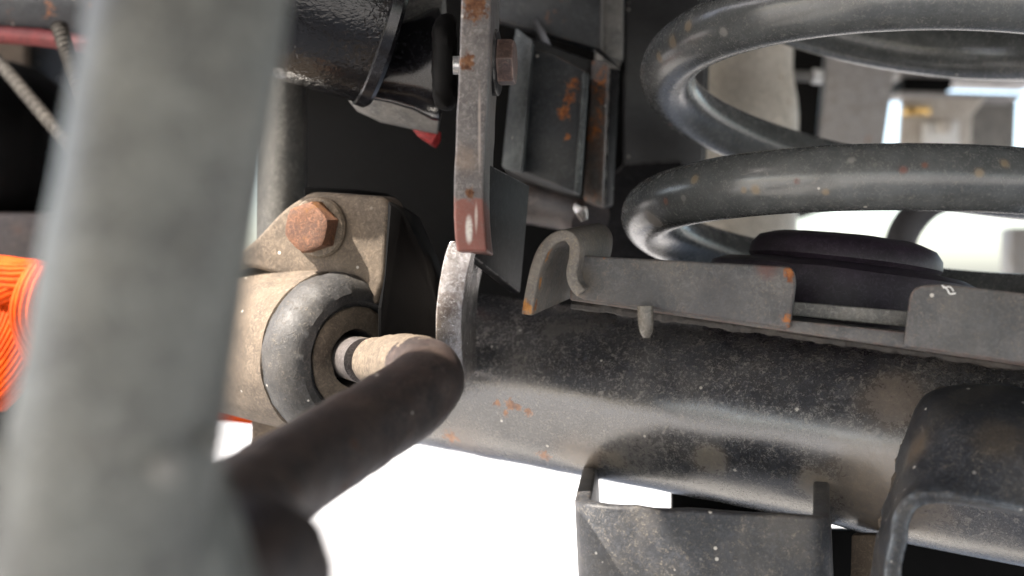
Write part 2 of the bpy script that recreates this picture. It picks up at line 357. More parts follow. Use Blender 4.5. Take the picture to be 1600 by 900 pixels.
M['darkred'] = grimy('dull_red_paint', (0.16, 0.02, 0.02), (0.1, 0.015, 0.015), dust=0.2, fleck=0, rough=0.6)
M['red'] = grimy('red_polyurethane', (0.33, 0.008, 0.008), (0.25, 0.008, 0.008), dust=0.05, fleck=0, rough=0.4)
M['orange'] = grimy('orange_webbing', (0.55, 0.062, 0.001), (0.4, 0.04, 0.001), spec=0.1, mottle=0.3, dust=0.0, dustcol=(0.3, 0.13, 0.05), fleck=0, rough=0.65, bump=0.25, grain=2600)
M['braid'] = grimy('braided_steel', (0.035, 0.032, 0.028), (0.02, 0.018, 0.016), dust=0.2, dustcol=(.05,.045,.037), spec=0.1, fleck=0, rough=0.7, metal=0.0, bump=0.4)
M['white'] = grimy('white_fibre', (0.8, 0.8, 0.78), (0.75, 0.75, 0.73), dust=0.0, fleck=0, rough=0.7)
M['brown'] = grimy('brown_dust', (0.11, 0.08, 0.055), (0.07, 0.05, 0.036), dust=0.4, dustcol=(0.17, 0.125, 0.085), fleck=0.15, rough=0.75, bump=0.4)
M['weld'] = grimy('weld_dirty', (0.028, 0.022, 0.018), (0.016, 0.014, 0.013), dust=0.2, dustcol=(0.12, 0.09, 0.065), fleck=0.1, rough=0.6, bump=0.6)
M['clear'] = grimy('drip_resin', (0.13, 0.115, 0.095), (0.085, 0.078, 0.068), dust=0.2, fleck=0, rough=0.25)
def gloss_black():
    g = G('wrinkle_gloss_black'); b = g.b
    b.inputs['Base Color'].default_value = (0.008, 0.008, 0.009, 1); b.inputs['Roughness'].default_value = 0.13
    h = g.noise(1, 2, 0.5, 0.6, vec=g.scaled((560, 560, 900)))
    bp = g.n('ShaderNodeBump'); bp.inputs['Strength'].default_value = 0.3; bp.inputs['Distance'].default_value = 0.0008
    g.set(bp.inputs['Height'], h); g.set(b.inputs['Normal'], bp.outputs[0]); return g.m
M['gloss'] = gloss_black()
M['smoothblack'] = grimy('smooth_black', (0.009, 0.009, 0.011), dust=0.05, fleck=0.05, rough=0.18, bump=0.05)

# ------------------------------------------------------------------ ground
bm = bmesh.new(); bmesh.ops.create_grid(bm, x_segments=8, y_segments=8, size=400)
tag(put('ground', bm, M['concrete']), None, kind='structure')

# ------------------------------------------------------------------ underside of the vehicle, above everything
t = thing('vehicle_underbody', (0.25, 0.9, 0.74), 'flat black vehicle underbody overhead behind the coil spring', 'underbody')
put('floor_pan', plate([(-0.82, -1.05, 0.74), (1.7, -1.05, 0.74), (1.7, 1.36, 0.74), (-0.82, 1.36, 0.74), (-0.82, 0.46, 0.74), (-0.19, 0.46, 0.74), (-0.19, 0.20, 0.74), (-0.82, 0.20, 0.74)], (0, 0, 0.03), 0.004), M['under'], t)  # mostly unseen; edges and notch cut to block sun except around the clamp

# chassis frame: side plates behind the bracket group
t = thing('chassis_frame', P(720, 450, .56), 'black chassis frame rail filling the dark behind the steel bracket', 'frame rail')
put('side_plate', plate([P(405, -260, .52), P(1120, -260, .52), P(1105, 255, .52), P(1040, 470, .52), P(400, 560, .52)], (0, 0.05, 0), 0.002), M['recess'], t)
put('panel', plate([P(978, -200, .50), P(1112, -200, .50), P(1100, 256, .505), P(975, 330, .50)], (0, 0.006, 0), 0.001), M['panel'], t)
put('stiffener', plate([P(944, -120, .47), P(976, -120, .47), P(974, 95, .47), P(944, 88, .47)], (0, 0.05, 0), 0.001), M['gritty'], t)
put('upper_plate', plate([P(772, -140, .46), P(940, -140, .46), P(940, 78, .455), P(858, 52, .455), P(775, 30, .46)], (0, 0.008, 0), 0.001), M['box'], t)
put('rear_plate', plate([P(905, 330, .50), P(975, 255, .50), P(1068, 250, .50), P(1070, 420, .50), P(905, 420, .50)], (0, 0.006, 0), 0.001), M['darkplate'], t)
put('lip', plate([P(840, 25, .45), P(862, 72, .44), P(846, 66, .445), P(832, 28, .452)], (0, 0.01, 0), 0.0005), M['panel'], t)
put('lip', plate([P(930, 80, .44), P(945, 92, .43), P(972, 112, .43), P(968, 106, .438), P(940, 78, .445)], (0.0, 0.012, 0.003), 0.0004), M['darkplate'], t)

# ------------------------------------------------------------------ axle housing with everything welded to it
axle = thing('axle_housing', A1 - V((0, 0, RA)), 'dusty black tubular axle housing with welded brackets running to the right', 'axle')
L12 = (A2 - A1).length
prof = [(-0.17, 0.0), (-0.17, RA*1.0)]
s = -0.165
while s < L12*1.0: prof.append((s, RA)); s += 0.004
prof += [(L12*1.02, RA), (L12*1.06, RA*1.012), (L12*1.12, RA*1.04), (L12*1.2, RA*1.06), (L12*1.3, RA*1.06), (L12*2.4, RA*1.06), (L12*2.4, 0)]
bm = lathe(A1, AX, prof, 96, cap=False); jitter(bm, 0.00025, 90)
put('tube', bm, M['axle'], axle)
# spring perch -------------------------------------------------------
WP0 = P(900, 440, .322); WN = V((FN.x*0.62, FN.y, 0)).normalized()
def W(px, py, off=0.0): return onplane(px, py, WP0 - WN*off, WN)
pan = [W(890, 452, .004), W(1243, 499, .004), W(1720, 570, .004)]
back = -WN*0.11 + V((0, 0, 0.002))
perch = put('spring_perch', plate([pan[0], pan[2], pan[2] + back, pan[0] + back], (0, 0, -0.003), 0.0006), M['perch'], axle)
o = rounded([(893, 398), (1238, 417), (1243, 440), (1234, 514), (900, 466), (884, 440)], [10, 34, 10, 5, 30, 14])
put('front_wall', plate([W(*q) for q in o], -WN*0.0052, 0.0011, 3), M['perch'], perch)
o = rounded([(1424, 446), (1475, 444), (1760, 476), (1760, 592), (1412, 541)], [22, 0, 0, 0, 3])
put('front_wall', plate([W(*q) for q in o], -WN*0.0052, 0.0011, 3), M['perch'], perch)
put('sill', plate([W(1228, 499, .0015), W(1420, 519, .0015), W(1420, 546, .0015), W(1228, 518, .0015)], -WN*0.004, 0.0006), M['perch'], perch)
put('sill_rim', plate([W(1225, 470, .010), W(1425, 487, .010), W(1425, 512, .010), W(1225, 492, .010)], -WN*0.004, 0.0006), M['gritty'], perch)
# hooked left end: a bent strip seen on its edge
hk = [(823, 492), (829, 455), (838, 415), (850, 388), (868, 371), (886, 369), (897, 382), (897, 402), (893, 425), (897, 445), (908, 458)]
hk = catmull([(x, y, 0) for x, y in hk], 5)
fr = [P(x, y, .316) for x, y, _ in hk]; bk = [p + V((0.012, 0.042, 0.004)) for p in fr]
o = put('hook', ribbon(fr, bk, 4), M['hook'], perch); mods(o, 0.0029, 0.0007, segs=2)
# drip of sealant under the wall
bm = tube([P(1008, 478, .314), P(1009, 500, .314), P(1010, 518, .314), P(1010, 528, .314)], [.0021, .0021, .0018, .0009], 14)
put('sealant_drip', bm, M['clear'], perch)
# thin dirty seam along the foot of the wall
wb = [W(895 + (1700-895)*k/300, 468 + (579-468)*k/300, .0075) - V((0, 0, .0012)) for k in range(301)]
bm = tube(wb, [.0012 + .0004*mnoise.noise(p*200) for p in wb], 8); jitter(bm, 0.0005, 300, 8)
put('weld_seam', bm, M['weld'], perch)

# upright track-bar bracket ------------------------------------------
def strip(cpts, hw, depth, mat, name, parent, n=5, bev=0.001, shift=0.0):
    """thick plate seen on its front edge: cpts = (px, py, d) centre line, hw half-thickness in metres, depth = plate depth"""
    c = catmull(cpts, n); bm = bmesh.new(); rows = []
    m = 5
    for x, y, d in c:
        p = P(x, y, d); row = []
        for k in range(m+1):
            q = p + V((shift*k/m, depth*k/m, 0))
            row.append((bm.verts.new(q + V((-hw, 0, 0))), bm.verts.new(q + V((hw, 0, 0)))))
        rows.append(row)
    for a, b in zip(rows, rows[1:]):
        for k in range(m):
            bm.faces.new((a[k][0], a[k+1][0], b[k+1][0], b[k][0])); bm.faces.new((a[k][1], b[k][1], b[k+1][1], a[k+1][1]))
        bm.faces.new((a[0][0], b[0][0], b[0][1], a[0][1])); bm.faces.new((a[m][0], a[m][1], b[m][1], b[m][0]))
    for r in (rows[0], rows[-1]):
        for k in range(m): bm.faces.new((r[k][0], r[k][1], r[k+1][1], r[k+1][0]))
    bmesh.ops.recalc_face_normals(bm, faces=bm.faces)
    es = [e for e in bm.edges if len(e.link_faces) == 2 and e.calc_face_angle(0) > R(50)]
    bmesh.ops.bevel(bm, geom=es, offset=bev, segments=3, profile=0.5, affect='EDGES', clamp_overlap=True)
    jitter(bm, 0.00018, 160, hw*1000)
    return put(name, bm, mat, parent)
br = strip([(747, -260, .30), (746, -60, .30), (743, 40, .30), (739, 130, .30), (735, 220, .30), (732, 300, .30), (734, 360, .30), (737, 393, .30)],
           0.0037, 0.05, M['plate'], 'track_bar_bracket', axle, shift=0.0012, bev=0.0016)
tag(br, 'upright steel bracket plate with reddish primer tip')
put('gusset_plate', plate([P(752, 250, .325), P(828, 290, .37), P(813, 458, .372), P(741, 402, .322)], (-0.0028, 0.0005, 0), 0.0005), M['darkplate'], br)
strip([(724, 376, .311), (717, 396, .311), (709, 430, .312), (703, 475, .314), (701, 520, .317), (703, 560, .32), (706, 600, .325)], 0.0034, 0.06, M['rawsteel'], 'lower_plate', br, bev=0.0012, shift=0.002)
# channel bracket under the axle ------------------------------------
FL, FR_, BL, BR_ = P(908, 787, .31), P(1283, 806, .306), P(924, 718, .388), P(1283, 756, .352)
c0 = rounded([(BL.x, BL.y), (FL.x, FL.y), (FR_.x, FR_.y), (BR_.x, BR_.y)], [0, .010, .004, 0], 6)
def topz(x, y):
    # plane through the rim corners
    a = FR_ - FL; b = BL - FL; n = a.cross(b); return FL.z - (n.x*(x - FL.x) + n.y*(y - FL.y))/n.z
fr = [V((x, y, topz(x, y))) for x, y in c0]
# split long runs so the rim can be uneven
def densify(pts, L):
    out = [pts[0]]
    for a, b in zip(pts, pts[1:]):
        k = max(1, int((b - a).length/L))
        for i in range(1, k+1): out.append(a.lerp(b, i/k))
    return out
fr = densify(fr, 0.004)
for p in fr:
    if p.x > FR_.x - 0.004 and p.y > FR_.y + 0.002: p.z += 0.0045*min(1, (p.y - FR_.y)/(BR_.y - FR_.y)*1.6)
fr = [p + V((0, 0, 0.0006*mnoise.noise(p*140))) for p in fr]
ch = put('channel_bracket', ribbon(fr, [p + V((0.0035, 0, -0.075)) for p in fr], 6), M['channel'], axle); mods(ch, 0.0042, 0.0008, segs=2)
tag(ch, 'open-topped channel bracket below the axle')
put('back_web', plate([P(1050, 765, .40), P(1300, 770, .385), P(1300, 905, .385), P(1050, 905, .40)], (0, 0.004, 0), 0.0005), M['black'], ch)

# saddle bracket at the right ----------------------------------------
rim = [(1386, 1010), (1392, 930), (1397, 880), (1402, 835), (1411, 803), (1432, 785), (1468, 781), (1520, 787), (1600, 803), (1700, 824), (1800, 845)]
bk_ = [(1368, 1010), (1370, 930), (1374, 880), (1382, 838), (1394, 795), (1412, 730), (1436, 655), (1470, 618), (1560, 612), (1690, 632), (1800, 652)]
dk_ = [.300, .300, .300, .300, .306, .313, .319, .320, .316, .309, .303]
rf = [V(q) for q in catmull([P(x, y, .284 - (x-1400)*0.000018) for x, y in rim], 6)]
rb = [V(q) for q in catmull([P(x, y, d) for (x, y), d in zip(bk_, dk_)], 6)]
md_ = [(1377, 1010), (1380, 930), (1385, 880), (1391, 838), (1402, 800), (1422, 756), (1450, 704), (1494, 678), (1585, 686), (1700, 706), (1800, 724)]
rm_ = [V(q) for q in catmull([P(x, y, d) for (x, y), d in zip(md_, [.292, .292, .292, .292, .295, .297, .2965, .295, .290, .284, .279])], 6)]
bm = bmesh.new(); rows = []
for a, b, c in zip(rf, rm_, rb):
    ks = catmull([tuple(a), tuple(b), tuple(c)], 5); rows.append([bm.verts.new(V(q)) for q in ks])
for a, b in zip(rows, rows[1:]):
    for k in range(len(a) - 1): bm.faces.new((a[k], a[k+1], b[k+1], b[k]))
jitter(bm, 0.0009, 120, 5)
sd = put('saddle_bracket', bm, M['saddle'], axle); mods(sd, 0.0040, 0.0011, segs=3)
tag(sd, 'dark arched bracket saddled over the axle end')
wb = [V(q) for q in rb[20:46]]; wb = [p.lerp(q, k/5) + V((-0.0004, -0.0006, 0)) for p, q in zip(wb, wb[1:]) for k in range(5)]
bm = tube(wb, [.0017 + .0008*mnoise.noise(p*230) for p in wb], 10); jitter(bm, 0.0007, 420, 4)
put('weld_bead', bm, M['axle_tan'], sd)
put('side_web', plate([P(1330, 836, .338), P(1402, 836, .330), P(1402, 1000, .330), P(1326, 1000, .338)], (0.002, 0.004, 0), 0.0006), M['brown'], sd)
put('back_plate', plate([P(1290, 828, .40), P(1330, 828, .40), P(1760, 850, .40), P(1760, 960, .40), P(1290, 960, .40)], (0, 0.004, 0), 0.0005), M['black'], sd)

# ------------------------------------------------------------------ coil spring
TIL = V((0.135, 0.045, 1)).normalized()
U1 = V((0, -1, 0)); U1 = (U1 - TIL*U1.dot(TIL)).normalized(); U2 = TIL.cross(U1); 
if U2.x > 0: U2 = -U2                       # U1 towards camera, U2 to the left
RS, RW, PITCH = 0.0660, 0.0087, 0.0476
SC = V(((1380-800)/FPX*.381, .381, 0.5 + 0.0727))
def sp(th):
    if th < 2.2*math.pi: z = -PITCH*th/(2*math.pi)
    else: z = -PITCH*(1.1 + (1 - math.exp(-(th - 2.2*math.pi)/(2*math.pi)/0.45))*0.45)
    return SC + TIL*z + U1*RS*math.cos(th) + U2*RS*math.sin(th)
def on_spring(px, py):
    ray = V(((px - 800)/FPX, 1, -(py - 450)/FPX)).normalized(); best = None
    for k in range(900):
        c = sp((-1.2 + 4.4*k/900)*math.pi) - CAM; al = c.dot(ray); d2 = (c - ray*al).length
        if d2 < RW:
            h = al - math.sqrt(RW*RW - d2*d2)
            if best is None or h < best: best = h
    return CAM + ray*(best or .31)
RU, TN, GR = (0.20, 0.055, 0.018), (0.30, 0.22, 0.13), (0.30, 0.29, 0.27)
marks = [(1040, 315, .0018, RU), (1180, 296, .0021, TN), (1162, 297, .0014, TN), (1245, 283, .0014, (0.12, 0.03, 0.015)), (1411, 265, .0017, (0.16, 0.04, 0.02)), (1085, 280, .0022, TN), (1030, 275, .0016, GR),
         (1068, 310, .0016, GR), (1290, 300, .0016, TN), (1445, 258, .0013, RU), (1530, 270, .0020, TN), (1050, 65, .0035, TN), (1075, 40, .0028, TN), (1030, 90, .0026, TN), (1048, 195, .0013, RU), (1020, 345, .0055, (0.22, 0.17, 0.12)),
         (1010, 180, .0045, (0.24, 0.20, 0.15)), (1130, 50, .0022, GR), (1330, 250, .0018, GR), (1570, 255, .0022, TN)]
M['spring'] = grimy('spring_grey_coat', (0.10, 0.105, 0.105), (0.07, 0.074, 0.075), dust=0.36, dustcol=(0.22, 0.2, 0.165), mottle=0.22, fleck=0.12, rough=0.24, bump=0.07, spec=0.75, patch=30,
                    zones=[(on_spring(x, y), r*0.8, c, 0.75) for x, y, r, c in marks])
N = 330; ths = [(-2.6 + (3.55 + 2.6)*k/N)*math.pi for k in range(N+1)]
bm = tube([sp(a) for a in ths], RW, 32)
so = put('coil_spring', bm, M['spring'])
tag(so, 'thick grey steel coil spring standing in the perch above the axle', 'coil spring')

# rubber isolator inside the last coil
ic = V(((1322-800)/FPX*.365, .372, 0.4972)); 
prof = [(.0205, 0), (.0203, .012), (.0195, .022), (.0178, .0265), (.0150, .0285), (.0118, .0288), (.0105, .0280), (.0100, .0290), (.0092, .036), (.0075, .0395), (.0035, .0405), (-.012, .0405), (-.012, 0)]
prof = [(a*0.92, r) for a, r in prof]
bm = lathe(ic, V((0.125, 0.0, 1)), prof, 96, cap=False); jitter(bm, 0.0003, 80)
tag(put('spring_isolator', bm, M['isolator']), 'black rubber isolator pad inside the bottom of the coil spring', 'rubber pad')
# loose fibre caught on the perch
fb = thing('loose_thread', W(1475, 450), 'white thread caught on the perch rim below the bright gap', 'thread')
put('strand', tube([V(q) for q in catmull([W(1472, 446, -.001), W(1480, 452, -.002), W(1484, 459, -.002), W(1493, 458, -.003)], 5)], .00018, 6), M['white'], fb)
put('strand', tube([V(q) for q in catmull([W(1474, 450, -.001), W(1484, 448, -.003), W(1490, 455, -.003)], 5)], .00014, 6), M['white'], fb)

# ------------------------------------------------------------------ track bar (glossy) and its bolt
tb = thing('track_bar', P(560, 200, .40), 'glossy black track bar with wrinkled coating bolted to the bracket', 'track bar')
TA = V((0.91, 0.27, -0.24)).normalized()
TE = P(604, 34, .372)                       # centre of the barrel's right end
Rb = 0.0262
bm = lathe(TE, TA, [(-0.07, 0), (-0.07, Rb*.6), (-0.06, Rb*.9), (-0.05, Rb), (-0.03, Rb), (-0.004, Rb), (-0.001, Rb*0.985), (0.0, Rb*0.93)], 96)
br_ = put('barrel', bm, M['gloss'], tb)
bm = lathe(TE, TA, [(-0.0035, Rb*1.0), (-0.003, Rb*1.03), (0.0, Rb*1.035), (0.0012, Rb*1.0), (0.0015, Rb*0.6)], 96, cap=False)
put('end_rim', bm, M['smoothblack'], br_)
EC = P(676, 100, .385); XA = V((1, 0.06, 0))
bm = lathe(EC, XA, [(-0.026, .010), (-0.022, .011), (-0.013, .0125), (-.006, .0145), (0, .0175), (.002, .0178), (.003, .014)], 64); jitter(bm, .0004, 90)
put('neck', bm, M['smoothblack'], tb)
bm = lathe(P(670, 92, .402), V((1, 0.05, -0.05)), [(-0.030, .004), (-0.027, .014), (-0.023, .0185), (-0.015, .0215), (0.0, .0242), (.004, .0246), (.005, .015)], 64); jitter(bm, .0005, 90)
put('eye', bm, M['gritty'], tb)
put('bushing', plate([P(640, 196, .405), P(682, 200, .405), P(681, 213, .405), P(674, 226, .405), P(652, 212, .405)], (0.001, .012, 0), .0006), M['red'], tb)
bm = lathe(P(692, 98, .345), XA, [(-.003, .006), (-.0028, .010), (-.002, .0122), (-.0005, .0134), (.0012, .0138), (.0026, .0134), (.0036, .0122), (.004, .006)], 64); jitter(bm, .0005, 200)
put('rubber_washer', bm, M['black'], tb)
bm = lathe(P(712, 102, .325), XA, [(-.0008, .001), (-.0007, .0024), (.003, .0026), (.003, .001)], 24)
put('sleeve', bm, M['silver'], tb)
bo = thing('bracket_bolt', P(780, 98, .325), 'brown hex bolt head on the right side of the upright bracket', 'bolt')
BA = V((1, -0.12, 0.0)).normalized(); bp0 = P(774, 98, .325)
put('washer', lathe(bp0, BA, [(-.001, .004), (-.001, .0088), (.0006, .0088), (.001, .0083), (.001, .004)], 40), M['darkplate'], bo)
put('hex_head', hexhead(bp0 + BA*.001, BA, .0064, .0044, math.pi/6), M['brownbolt'], bo)

# ------------------------------------------------------------------ box bracket on the frame
bx = thing('bump_stop_bracket', P(870, 320, .43), 'blue-black box bracket with rusty edges between bracket plate and spring', 'bracket')
put('body', plate([P(803, 48, .434), P(938, 98, .434), P(950, 120, .436), P(940, 318, .436), P(905, 310, .434), P(790, 264, .434)], (0, 0.05, 0), 0.002), M['panel'], bx)
put('face_plate', plate([P(828, 72, .425), P(865, 82, .422), P(922, 112, .418), P(906, 304, .418), P(812, 268, .425)], (0, 0.012, 0), 0.0015), M['box'], bx)
put('side_flange', plate([P(806, 42, .43), P(832, 62, .415), P(815, 268, .415), P(784, 262, .43)], (0.001, 0.010, 0), 0.001), M['boxpale'], bx)
put('ridge', plate([P(910, 110, .414), P(921, 114, .4145), P(908, 305, .4145), P(898, 301, .414)], (0, 0.008, 0), 0.0012), M['boxpale'], bx)
put('rusty_flange', plate([P(924, 92, .428), P(950, 96, .424), P(941, 324, .424), P(911, 314, .43)], (0.002, 0.014, 0), 0.0012), M['boxrust'], bx)
put('edge_strip', plate([P(952, 104, .432), P(968, 108, .436), P(958, 322, .436), P(944, 324, .43)], (0, 0.01, 0), 0.001), M['darkplate'], bx)
bm = tube([V(q) for q in catmull([P(822, 318, .46), P(860, 322, .455), (P(900, 332, .447)), P(922, 345, .44)], 6)], [.008]*19, 24); jitter(bm, .0006, 100)
put('lower_lip', bm, M['swaybar'], bx)
bm = tube([P(898, 322, .435), P(908, 330, .434), P(914, 345, .434)], [.0015, .0024, .0015], 14); jitter(bm, .0008, 300)  # bright blob standing in for a lit spot on the lower lip
put('lit_blob', bm, M['rawsteel'], bx)

# ------------------------------------------------------------------ sway bar clamp, bushing and bar
cl = thing('sway_bar_clamp', P(470, 640, .40), 'tan dusty cast clamp holding the sway bar bushing', 'clamp')
BAX = V((0.70, -0.70, -0.06)).normalized()
BC = P(556, 560, .357)                       # centre of the bushing's front face
bm = lathe(BC, BAX, [(-.085, .0), (-.085, .0235), (-.06, .0247), (-.03, .0250), (-.0125, .0248), (-.0118, .0235), (-.0118, .010)], 96, cap=False); jitter(bm, .0007, 110)
put('strap', bm, M['tan'], cl)
FP = P(500, 355, .364); FNm = V((-0.36, -0.93, -0.05)).normalized()
def F(px, py, off=0): return onplane(px, py, FP - FNm*off, FNm)
fo = rounded([(330, 425), (400, 372), (440, 328), (484, 299), (598, 307), (611, 322), (606, 350), (600, 440), (585, 480), (470, 440), (392, 418)], [0, 20, 20, 14, 14, 8, 6, 10, 10, 10, 10])
bm = plate([F(*q) for q in fo], -FNm*0.010, 0.0022, 4)
put('flange', bm, M['tan'], cl)
# fillet where the flange runs into the strap
bm = tube([F(395, 398, .006), F(450, 408, .006), F(520, 425, .006), F(575, 450, .008)], [.004, .005, .005, .004], 20); jitter(bm, .0008, 120)
put('fillet', bm, M['tan'], cl)
put('lower_tab', plate([P(393, 600, .405), P(470, 600, .405), P(470, 740, .405), P(393, 740, .405)], (0, .006, 0), .0006), M['brown'], cl)
bt = thing('clamp_bolt', FP, 'rusty orange hex bolt with washer on the tan clamp', 'bolt')
put('washer', lathe(FP + FNm*0.0002, FNm, [(0, .003), (0, .0090), (.0010, .0092), (.0018, .0086), (.002, .003)], 48), M['washer'], bt)
put('hex_head', hexhead(FP + FNm*.0018, FNm, .0078, .0066, math.pi/12), M['rustbolt'], bt)
# support plate behind the clamp
sb = thing('clamp_support', P(640, 540, .42), 'black support plate with grey dusty upright behind the tan clamp', 'bracket')
put('side_plate', plate([P(606, 312, .345), P(632, 330, .345), P(664, 400, .345), P(688, 490, .345), P(692, 575, .345), P(590, 560, .338), P(590, 480, .338), P(600, 430, .338)], (0.002, .03, 0), .001), M['black'], sb)
put('upright', tube([P(436, 60, .428), P(440, 200, .428), P(440, 420, .428)], .0088, 32), M['upright'], sb)
put('top_plate', plate([P(474, 292, .385), P(560, 296, .385), P(608, 303, .385), P(606, 314, .385), P(474, 306, .385)], (0, .03, .001), .0008), M['black'], sb)

# rubber bushing
bm = lathe(BC, BAX, [(-.0125, .012), (-.0125, .0243), (-.0085, .0250), (-.004, .0243), (-.0005, .0222), (.0012, .0195), (.0010, .0170), (-.0008, .0160), (-.0012, .0155), (-.0012, .0085), (-.006, .0080), (-.012, .0078)], 96, cap=False)
jitter(bm, .0005, 160, 1)
bu = thing('sway_bar_bushing', BC, 'round black rubber bushing ringing the stud of the bent bar', 'bushing')
put('ring', bm, M['rubber'], bu)
bm = lathe(BC, BAX, [(-.0006, .0152), (-.0002, .0150), (.0002, .0142), (0, .0088), (-.003, .0084)], 72, cap=False); jitter(bm, .0004, 190, 2)
put('dusty_face', bm, M['tan'], bu)

# bar
sw = thing('sway_bar', P(640, 640, .30), 'dark bent steel bar hooking out of the bushing towards the grey tube', 'sway bar')
st = [BC - BAX*.03, BC - BAX*.005, P(562, 562, .344), P(572, 564, .338)]
put('stud', tube([V(q) for q in catmull(st, 6)], .0064, 32), M['stud'], sw)
bm = lathe(P(560, 562, .345), V((.73, -.68, -.1)), [(-.0005, .004), (0, .0066), (.0075, .0068), (.0095, .0062)], 10); 
put('collar', bm, M['stubtan'], sw)
stub = [(586, 566, .333), (606, 566, .325), (630, 568, .315), (652, 574, .306), (664, 583, .299)]
sq = catmull([tuple(P(*q)) + (r,) for q, r in zip(stub, [.0066, .0070, .0076, .0082, .0086])], 6)
bm = tube([V(q[:3]) for q in sq], [q[3] for q in sq], 32); jitter(bm, .0004, 150)
put('stub', bm, M['stubtan'], sw)
path = [(648, 574, .307), (662, 582, .300), (666, 594, .294), (655, 610, .288), (628, 632, .281), (570, 668, .266), (500, 711, .248), (430, 757, .230), (350, 815, .206), (275, 868, .182), (200, 915, .160)]
rr = [.0080, .0088, .0092, .0094, .0095, .0094, .0093, .0093, .0094, .0096, .0098]
pp = catmull([tuple(P(*q)) + (r,) for q, r in zip(path, rr)], 8)
bm = tube([V(q[:3]) for q in pp], [q[3] for q in pp], 36); jitter(bm, .0003, 120)
put('bar', bm, M['swaybar'], sw)
bm = lathe(P(385, 925, .150), V((0.25, -0.3, 1)), [(-.012, 0), (-.012, .008), (-.008, .0098), (0, .0106), (.005, .0100), (.009, .008), (.0112, .0045), (.0118, 0)], 40, cap=False)
put('end_eye', bm, M['swaybar'], sw)

# ------------------------------------------------------------------ blurred grey link in front of the lens
lk = thing('link_rod', P(120, 900, .13), 'blurred pale grey steel tube standing closest at the left', 'link rod')
lp = [(330, -260, .135), (298, 0, .13), (252, 280, .127), (205, 560, .124), (170, 760, .122), (140, 960, .12)]
pp = catmull([tuple(P(*q)) for q in lp], 8)
bm = tube([V(q) for q in pp], .0104, 48); jitter(bm, .0002, 120)
put('tube', bm, M['fore'], lk)
bm = lathe(P(150, 840, .128), V((-0.25, -0.15, 1)), [(-.022, 0), (-.022, .012), (-.016, .0145), (-.004, .0150), (.004, .0140), (.010, .0112), (.014, .0100)], 48, cap=False); jitter(bm, .0008, 90)
put('lower_joint', bm, M['fore'], lk)
bm = lathe(P(335, 690, .118), V((0.1, -1, 0)), [(-.004, .0006), (0, .0011), (.0006, 0)], 16); put('rivet', bm, M['fore'], lk)
bm = lathe(P(258, 733, .112), V((0.1, -1, 0)), [(-.004, .0008), (0, .0013), (.0006, 0)], 16); put('rivet', bm, M['gritty'], lk)

# ------------------------------------------------------------------ left background
tag(put('cross_tube', tube([P(-200, -22, .5), P(60, -2, .5), P(480, 24, .5)], .0185, 32), M['box']), 'dark blue-black cross tube at the top left corner', 'tube')
tag(put('red_line', tube([P(-200, 40, .49), P(60, 58, .49), P(300, 92, .49)], .0036, 16), M['darkred']), 'thin red line below the dark cross tube at top left', 'pipe')
bm = lathe(P(-10, 250, .58), V((0.25, -0.35, 1)), [(-.03, 0), (-.03, .028), (-.015, .036), (0, .040), (.02, .040), (.034, .034), (.042, .022), (.045, 0)], 64, cap=False); jitter(bm, .002, 40)
tag(put('rubber_boot', bm, M['black']), 'rounded black rubber boot behind the silver braided hose', 'rubber boot')
tag(put('tan_panel', plate([P(-120, 40, .68), P(38, 40, .68), P(38, 150, .68), P(-120, 150, .68)], (0, .01, 0), .001), M['brown']), 'small tan panel in the upper left corner behind the hose', 'panel')
tag(put('inner_fender', plate([P(-160, 60, .70), P(160, 60, .70), P(160, 420, .70), P(-160, 420, .70)], (0, .01, 0), .001), M['box']), 'dark fender sheet behind the rubber boot at far left', 'fender')
def hose(pts, r, name, label):
    pts = [V(q) for q in catmull(pts, 30)]
    bm = tube(pts, [r*(1 + 0.10*math.sin(k*1.45)) for k in range(len(pts))], 16)
    tag(put(name, bm, M['braid']), label, 'hose')
hose([P(-60, 45, .50), P(0, 100, .49), P(50, 158, .475), P(105, 222, .46), P(170, 290, .45)], .0026, 'braided_hose', 'silver braided hose slanting across the rubber boot')
hose([P(92, 40, .47), P(108, 88, .465), P(124, 130, .46), P(150, 190, .455)], .0030, 'braided_hose', 'short pale braided hose beside the blurred grey tube')
bm = box(P(20, 374, .56), .16, .03, .0235, None, .003)
tag(put('cross_beam', bm, M['swaybar']), 'dusty brown-grey beam above the orange strap', 'beam')
# orange ratchet strap
os_ = thing('orange_strap', P(30, 600, .50), 'crumpled bright orange webbing strap at the left edge', 'strap')
def webbing(cp, width, name, twist=(0, 0), ribs=9):
    pts = [V(q) for q in catmull(cp, 14)]; n = len(pts); bm = bmesh.new(); rows = []; m = ribs*6
    for i, p in enumerate(pts):
        tdir = (pts[min(i+1, n-1)] - pts[max(i-1, 0)]).normalized()
        a = twist[0] + (twist[1] - twist[0])*i/(n-1)
        s0 = tdir.cross(V((0, 1, 0))).normalized(); s1 = tdir.cross(s0)
        sd_ = s0*math.cos(a) + s1*math.sin(a); nr = tdir.cross(sd_)
        rows.append([bm.verts.new(p + sd_*width*(k/m - .5) + nr*(.0008*math.sin(2*math.pi*ribs*k/m) + .004*math.sin(math.pi*k/m))) for k in range(m+1)])
    for a, b in zip(rows, rows[1:]):
        for k in range(m): bm.faces.new((a[k], a[k+1], b[k+1], b[k]))
    return mods(put(name, bm, M['orange'], os_, 0), 0.0012)
webbing([P(-120, 452, 0.450), P(-60, 428, 0.440), P(-10, 424, 0.430), P(30, 428, 0.422), P(62, 432, 0.420), P(100, 452, 0.430)], .011, 'fold', (0.1, -0.7), 7)
webbing([P(-100, 500, 0.450), P(-30, 470, 0.435), P(10, 452, 0.428), P(44, 444, 0.424), P(80, 440, 0.426)], .012, 'fold', (0.5, -0.2), 7)
